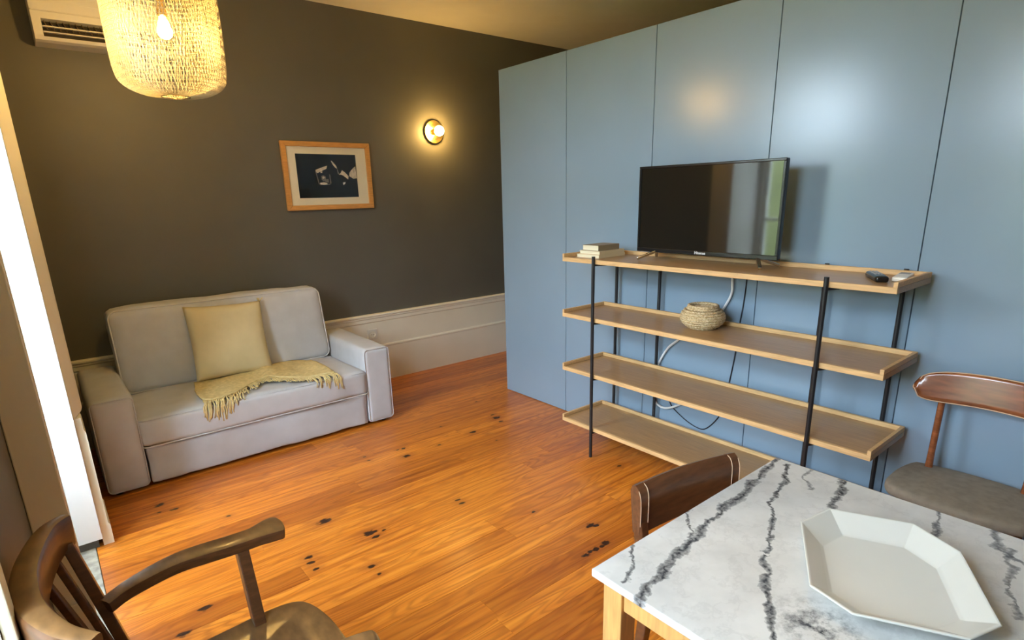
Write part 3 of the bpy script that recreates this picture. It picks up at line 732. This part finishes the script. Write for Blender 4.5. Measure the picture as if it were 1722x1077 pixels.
# cables behind the shelves
XC = 3.066
wc = [(XC, 1.745, 1.34), (XC, 1.748, 1.204), (XC, 1.745, 1.129), (XC, 1.77, 1.064), (XC, 1.814, 1.001), (XC, 1.95, .90), (XC, 2.09, .781), (XC, 2.168, .707),
      (XC, 2.232, .588), (XC, 2.262, .47), (XC, 2.255, .36), (XC, 2.227, .312), (XC, 2.168, .298), (XC, 2.107, .319), (XC, 2.054, .351), (XC, 1.98, .40)]
tag(obj('white_cable', tube(bmesh.new(), smooth_path(wc, 8), .0075, 8), 'cable_white', None, True), 'thick white cable hanging in curves behind the shelves', 'cable')
XC = 3.0785
kc = [(XC, 1.664, 1.36), (XC, 1.668, 1.202), (XC, 1.676, 1.058), (XC, 1.688, .942), (XC, 1.699, .775), (XC, 1.71, .678), (XC, 1.724, .574), (XC, 1.745, .44), (XC, 1.773, .349), (XC, 1.821, .276),
      (XC, 1.869, .233), (XC, 1.92, .229), (XC, 2.002, .253), (XC, 2.097, .305), (XC, 2.137, .349), (XC, 2.16, .42)]
tag(obj('black_cable', tube(bmesh.new(), smooth_path(kc, 8), .0034, 8), 'cable_black', None, True), 'thin black cable looping low behind the shelves', 'cable')

# ================================================================== TABLE
tb = thing('dining_table', ((TX0+TX1)/2, .07, 0), 'dining table with a veined white marble top and pine legs', 'table')
obj('tabletop', B(TX0, TX1, TY0, TY1, .728, .750, bev=.002), 'marble', tb)
for xa in (TX0+.012, TX1-.072):
    for ya in (TY0+.03, TY1-.092):
        o = B(xa, xa+.06, ya, ya+.06, 0, .7275, bev=.003); obj('leg', o, 'pine', tb)
for xa in (TX0+.022, TX1-.044): obj('apron', B(xa, xa+.022, TY0+.0905, TY1-.0925, .662, .7272, bev=.002), 'pine', tb)
for ya in (TY0+.04, TY1-.062): obj('apron', B(TX0+.0725, TX1-.0725, ya, ya+.022, .662, .7272, bev=.002), 'pine', tb)

rim = [(1.511, .598), (1.643, .577), (1.731, .389), (1.671, .267), (1.424, .136), (1.328, .168), (1.229, .355), (1.256, .459)]
cc = Vector((sum(p[0] for p in rim)/8, sum(p[1] for p in rim)/8))
pb = bmesh.new(); rings = []
for sc_, z in ((.66, .7508), (.985, .794), (1.0, .798), (.995, .8015), (.970, .8005), (.735, .766), (.69, .762)):
    rings.append([pb.verts.new((cc.x+(x-cc.x)*sc_, cc.y+(y-cc.y)*sc_, z)) for x, y in rim])
for a_, b_ in zip(rings, rings[1:]):
    for k in range(8): pb.faces.new([a_[k], a_[(k+1) % 8], b_[(k+1) % 8], b_[k]])
pb.faces.new(rings[0][::-1]); pb.faces.new(rings[-1])
bmesh.ops.recalc_face_normals(pb, faces=pb.faces[:])
plt = obj('serving_platter', pb, 'ceramic', None, 'auto')
md = plt.modifiers.new('soft_edges', 'BEVEL'); md.width = .004; md.segments = 3; md.limit_method = 'ANGLE'; md.angle_limit = math.radians(12)
tag(plt, 'white glazed octagonal serving platter on the marble table', 'platter')

# ================================================================== CHAIRS
# brown chair tucked under the far side of the table
ch = thing('dining_chair', (1.52, .78, 0), 'brown wooden chair tucked under the marble table with its rounded back showing', 'chair')
rz = math.radians(-10.0)
def W(x, y, z):        # chair space: x right, y toward the back
    return Vector((1.515+x*math.cos(rz)-(y-.24)*math.sin(rz), .962+x*math.sin(rz)+(y-.24)*math.cos(rz), z))
bp = bmesh.new(); NX = 24
def crest(b, x0, x1, nx, out=0.):
    sec = [(-.012, .665), (-.016, .740), (-.014, .790), (-.005, .818), (.010, .830), (.024, .824), (.031, .806), (.024, .740), (.016, .665)]
    rr = []
    for i in range(nx+1):
        x = x0+(x1-x0)*i/nx; cv = .012*(1-(x/.225)**2)
        dz = -.006*(x/.225)**2
        rr.append([b.verts.new(W(x, .235+cv+yy*(1+out), z+dz+(out*.01 if z > .8 else 0))) for yy, z in sec])
    for a_, c2 in zip(rr, rr[1:]):
        for k in range(len(sec)): b.faces.new([a_[k], a_[(k+1) % len(sec)], c2[(k+1) % len(sec)], c2[k]])
    b.faces.new(rr[0][::-1]); b.faces.new(rr[-1]); return b
obj('backrest', crest(bp, -.187, .187, NX), 'brownchair', ch, 'auto')
for s in (-1, 1):
    cap = bmesh.new(); crest(cap, *( (-.222, -.1885) if s < 0 else (.1885, .222)), 3, .06)
    obj('back_end', cap, 'brownchair', ch, 'auto')
    l1 = [W(s*.1878, .235+.012*(1-(.1878/.225)**2)+yy*1.09, z-.0083+.0012) for yy, z in ((-.016, .705), (-.0165, .760), (-.014, .800), (-.005, .823), (.010, .831))]
    obj('worn_line', tube(bmesh.new(), smooth_path(l1, 5), .0016, 5), 'wornedge', ch, True)
    l2 = [W(s*.2215, .235+.001+yy*1.10, z-.0115) for yy, z in ((-.016, .705), (-.0165, .760), (-.014, .800), (-.005, .823))]
    obj('worn_line', tube(bmesh.new(), smooth_path(l2, 5), .0014, 5), 'wornedge', ch, True)
    b = bmesh.new(); bar(b, W(s*.205, .237, .702), W(s*.205, .19, .40), .034, .034, w2=(.036, .040), bev=.004); bar(b, W(s*.205, .19, .40), W(s*.205, .245, 0), .036, .040, w2=(.026, .028), bev=.004); obj('leg', b, 'brownchair', ch)
    b = bmesh.new(); bar(b, W(s*.20, -.19, .42), W(s*.205, -.20, 0), .038, .038, w2=(.026, .026), bev=.004); obj('leg', b, 'brownchair', ch)
    b = bmesh.new(); bar(b, W(s*.203, -.175, .395), W(s*.203, .165, .385), .022, .05); obj('seat_rail', b, 'brownchair', ch)
stc = soft(-.215, .215, -.215, .185, .421, .462, .018, (0, 0, .010), .001, 12, 2)
for v in stc.verts: v.co = W(v.co.x, v.co.y, v.co.z)
obj('seat', stc, 'seatgrey', ch, True)

# teak chair with a grey seat against the blue panels
c2 = thing('dining_chair', (2.80, .52, 0), 'teak chair with a grey fabric seat against the blue wall', 'chair')
yc = .480; hw = .278
def plywood(off, inset, nu=36, nv=8):
    b = bmesh.new(); g = []
    for i in range(nu+1):
        u = -1+2*i/nu; row = []
        for j in range(nv+1):
            v = -1+2*j/nv
            half = .058*(1-abs(u)**5.5)**.42+.010
            yy = yc+u*(hw-inset)*(1-.03*abs(v)**3)
            xx = 2.988-.040*u*u+.012*v+off
            row.append(b.verts.new((xx, yy, .832+v*(half-inset)+.018*(1-u*u))))
        g.append(row)
    for i in range(nu):
        for j in range(nv): b.faces.new([g[i][j], g[i+1][j], g[i+1][j+1], g[i][j+1]])
    return b, g
b, g = plywood(0, 0)
edge = [v.co.copy() for v in [r[0] for r in g]+[g[-1][j] for j in range(1, 9)]+[r[-1] for r in g[::-1]][1:]+[g[0][j] for j in range(7, 0, -1)]]
bk_ = obj('backrest', b, 'teak', c2, True)
md = bk_.modifiers.new('thickness', 'SOLIDIFY'); md.thickness = .014; md.offset = 0
obj('edge_band', tube(bmesh.new(), [p+Vector((-.006, 0, 0)) for p in edge], .0026, 6, closed=True), 'wornedge', bk_, True)
st = soft(2.585, 3.015, yc-.262, yc+.262, .424, .468, .020, (0, 0, .012), .001, 20, 6)
for v in st.verts:                                            # rounded, slightly tapered outline
    u = (v.co.x-2.80)/.215; q = (v.co.y-yc)/.262
    v.co.y = yc+(v.co.y-yc)*(1-.10*max(0, u)**2-.13*max(0, -u)**4); v.co.x += .045*max(0, -u)*q*q - .03*max(0, u)*q*q
    v.co.z -= .008*q*q*0+.006*max(0, u)
obj('seat', st, 'seatgrey', c2, True)
for s in (-1, 1):
    obj('back_post', tube(bmesh.new(), smooth_path([(2.925, yc+s*.165, .33), (2.945, yc+s*.168, .48), (2.972, yc+s*.170, .80), (2.977, yc+s*.170, .835)], 5), [.015]*6+[.0135]*5+[.011]*5, 12), 'teak', c2, True)
    obj('leg', tube(bmesh.new(), [(2.925, yc+s*.165, .425), (2.955, yc+s*.18, .22), (3.01, yc+s*.192, 0)], [.016, .0165, .010], 12), 'teak', c2, True)
    obj('leg', tube(bmesh.new(), [(2.655, yc+s*.175, .425), (2.635, yc+s*.185, .22), (2.615, yc+s*.195, 0)], [.016, .0165, .010], 12), 'teak', c2, True)
    b = bmesh.new(); bar(b, (2.66, yc+s*.172, .395), (2.925, yc+s*.162, .385), .018, .045, bev=.003); obj('seat_rail', b, 'teak', c2)
b = bmesh.new(); bar(b, (2.66, yc-.17, .395), (2.66, yc+.17, .395), .018, .045, bev=.003); obj('seat_rail', b, 'teak', c2)
b = bmesh.new(); bar(b, (2.925, yc-.16, .36), (2.925, yc+.16, .36), .018, .045, bev=.003); obj('seat_rail', b, 'teak', c2)

# old wooden armchair in the foreground
arm = thing('armchair', (.18, 1.46, 0), 'dark worn wooden armchair with slatted back in the foreground', 'armchair')
AY = 1.475
def ribbon(path, wid, thk, ups=None, bev=.006):
    """flat swept member: path points, width (horizontal) and thickness (vertical)"""
    b = bmesh.new(); n = len(path); rr = []
    for i, p in enumerate(path):
        t = (path[min(i+1, n-1)]-path[max(i-1, 0)]).normalized(); s = Vector((t.y, -t.x, 0)).normalized(); u = s.cross(t)
        if u.z < 0: u = -u
        w_ = wid[i] if isinstance(wid, list) else wid; h_ = thk[i] if isinstance(thk, list) else thk
        c = .25*min(w_, h_); pr = []
        for sx_, sz_ in ((-1, -1), (1, -1), (1, 1), (-1, 1)):
            for k in range(3):
                a = {(-1, -1): PI, (1, -1): 1.5*PI, (1, 1): 0, (-1, 1): PI/2}[sx_, sz_]+PI/2*k/2
                pr.append(p + s*(sx_*(w_/2-c)+c*math.cos(a)) + u*(sz_*(h_/2-c)+c*math.sin(a)))
        rr.append([b.verts.new(q) for q in pr])
    m = len(rr[0])
    for a_, c in zip(rr, rr[1:]):
        for k in range(m): b.faces.new([a_[k], a_[(k+1) % m], c[(k+1) % m], c[k]])
    b.faces.new(rr[0][::-1]); b.faces.new(rr[-1])
    bmesh.ops.recalc_face_normals(b, faces=b.faces[:])
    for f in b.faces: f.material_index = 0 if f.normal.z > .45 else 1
    return b
# crest rail: horseshoe arc
cp_ = smooth_path([(-.074, 1.800, .872), (-.112, 1.735, .877), (-.142, 1.610, .880), (-.153, 1.500, .880), (-.142, 1.375, .880), (-.100, 1.262, .878), (-.052, 1.205, .875)], 8)
nC = len(cp_)
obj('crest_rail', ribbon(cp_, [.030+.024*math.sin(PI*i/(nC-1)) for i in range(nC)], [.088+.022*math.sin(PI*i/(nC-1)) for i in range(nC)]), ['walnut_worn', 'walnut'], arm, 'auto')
for k in range(8):
    f = (k+.55)/8.1; top = cp_[int(f*(nC-1))]
    bot = Vector((.015-.03*math.sin(PI*f), 1.69-(1.69-1.27)*f, .442))
    b = bmesh.new(); bar(b, top+Vector((.004, 0, -.032)), bot, .038 if k not in (0, 7) else .050, .017 if k not in (0, 7) else .026, (1, 0, 0), bev=.003)
    obj('slat' if k not in (0, 7) else 'back_post', b, 'walnut', arm)
for s in (1, -1):
    m = lambda p: Vector((p[0], p[1] if s > 0 else 2*(1.50-.13*(p[0]+.15))-p[1], p[2]))
    ap = smooth_path([m(q) for q in ((-.034, 1.700, .672), (.03, 1.732, .680), (.15, 1.762, .686), (.29, 1.756, .684), (.36, 1.757, .682), (.425, 1.768, .679), (.452, 1.770, .677))], 7)
    n = len(ap)
    wd = []
    for i in range(n):
        f = i/(n-1); w_ = .046+.030*min(1, max(0, f-.1)/.3)
        if f > .68: w_ = .076+.034*math.sin(min(1, (f-.68)/.18)*PI/2)
        if f > .86: w_ = .110*math.sqrt(max(.04, 1-((f-.86)/.142)**2))
        wd.append(w_)
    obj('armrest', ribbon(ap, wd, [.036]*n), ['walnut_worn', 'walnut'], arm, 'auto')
    b = bmesh.new(); bar(b, m((.318, 1.744, .668)), m((.318, 1.666, .440)), .046, .034, (1, 0, 0), bev=.003); obj('arm_support', b, 'walnut', arm)
# saddle seat
oln = [(.020, 1.275), (.06, 1.262), (.20, 1.258), (.35, 1.250), (.43, 1.262), (.468, 1.30), (.490, 1.38), (.497, 1.475), (.490, 1.57), (.468, 1.650), (.43, 1.688), (.35, 1.700), (.20, 1.692), (.06, 1.688), (.020, 1.675), (-.010, 1.60), (-.018, 1.475), (-.010, 1.35)]
oln = [(a, b if b >= 1.475 else 2*(1.50-.13*(a+.15))-(2.95-b)) for a, b in oln]
op = smooth_path([(a, b, 0) for a, b in oln]+[(oln[0][0], oln[0][1], 0)], 4)[:-1]
sb = bmesh.new(); rings = []; ctr = Vector((.24, 1.45, 0))
for s_, z in ((.0, .408), (.94, .408), (.985, .413), (1.0, .424), (1.0, .440), (.985, .449), (.955, .452), (.70, .444), (.35, .438)):
    if s_ == 0: continue
    rings.append([sb.verts.new((ctr.x+(p.x-ctr.x)*s_, ctr.y+(p.y-ctr.y)*s_, z)) for p in op])
for a_, c in zip(rings, rings[1:]):
    for k in range(len(op)): sb.faces.new([a_[k], a_[(k+1) % len(op)], c[(k+1) % len(op)], c[k]])
sb.faces.new(rings[0][::-1]); sb.faces.new(rings[-1])
obj('seat', sb, 'walnut_worn', arm, 'auto')
for sx_, xx in ((1, .40), (-1, .06)):
    for sy_ in (1, -1):
        obj('leg', tube(bmesh.new(), [(xx, AY+sy_*.15, .409), (xx+sx_*.02, AY+sy_*.165, .22), (xx+sx_*.045, AY+sy_*.185, 0)], [.019, .022, .014], 14), 'walnut', arm, True)
for sy_ in (1, -1): obj('stretcher', tube(bmesh.new(), [(.045, AY+sy_*.168, .18), (.415, AY+sy_*.168, .18)], .011, 10), 'walnut', arm, True)
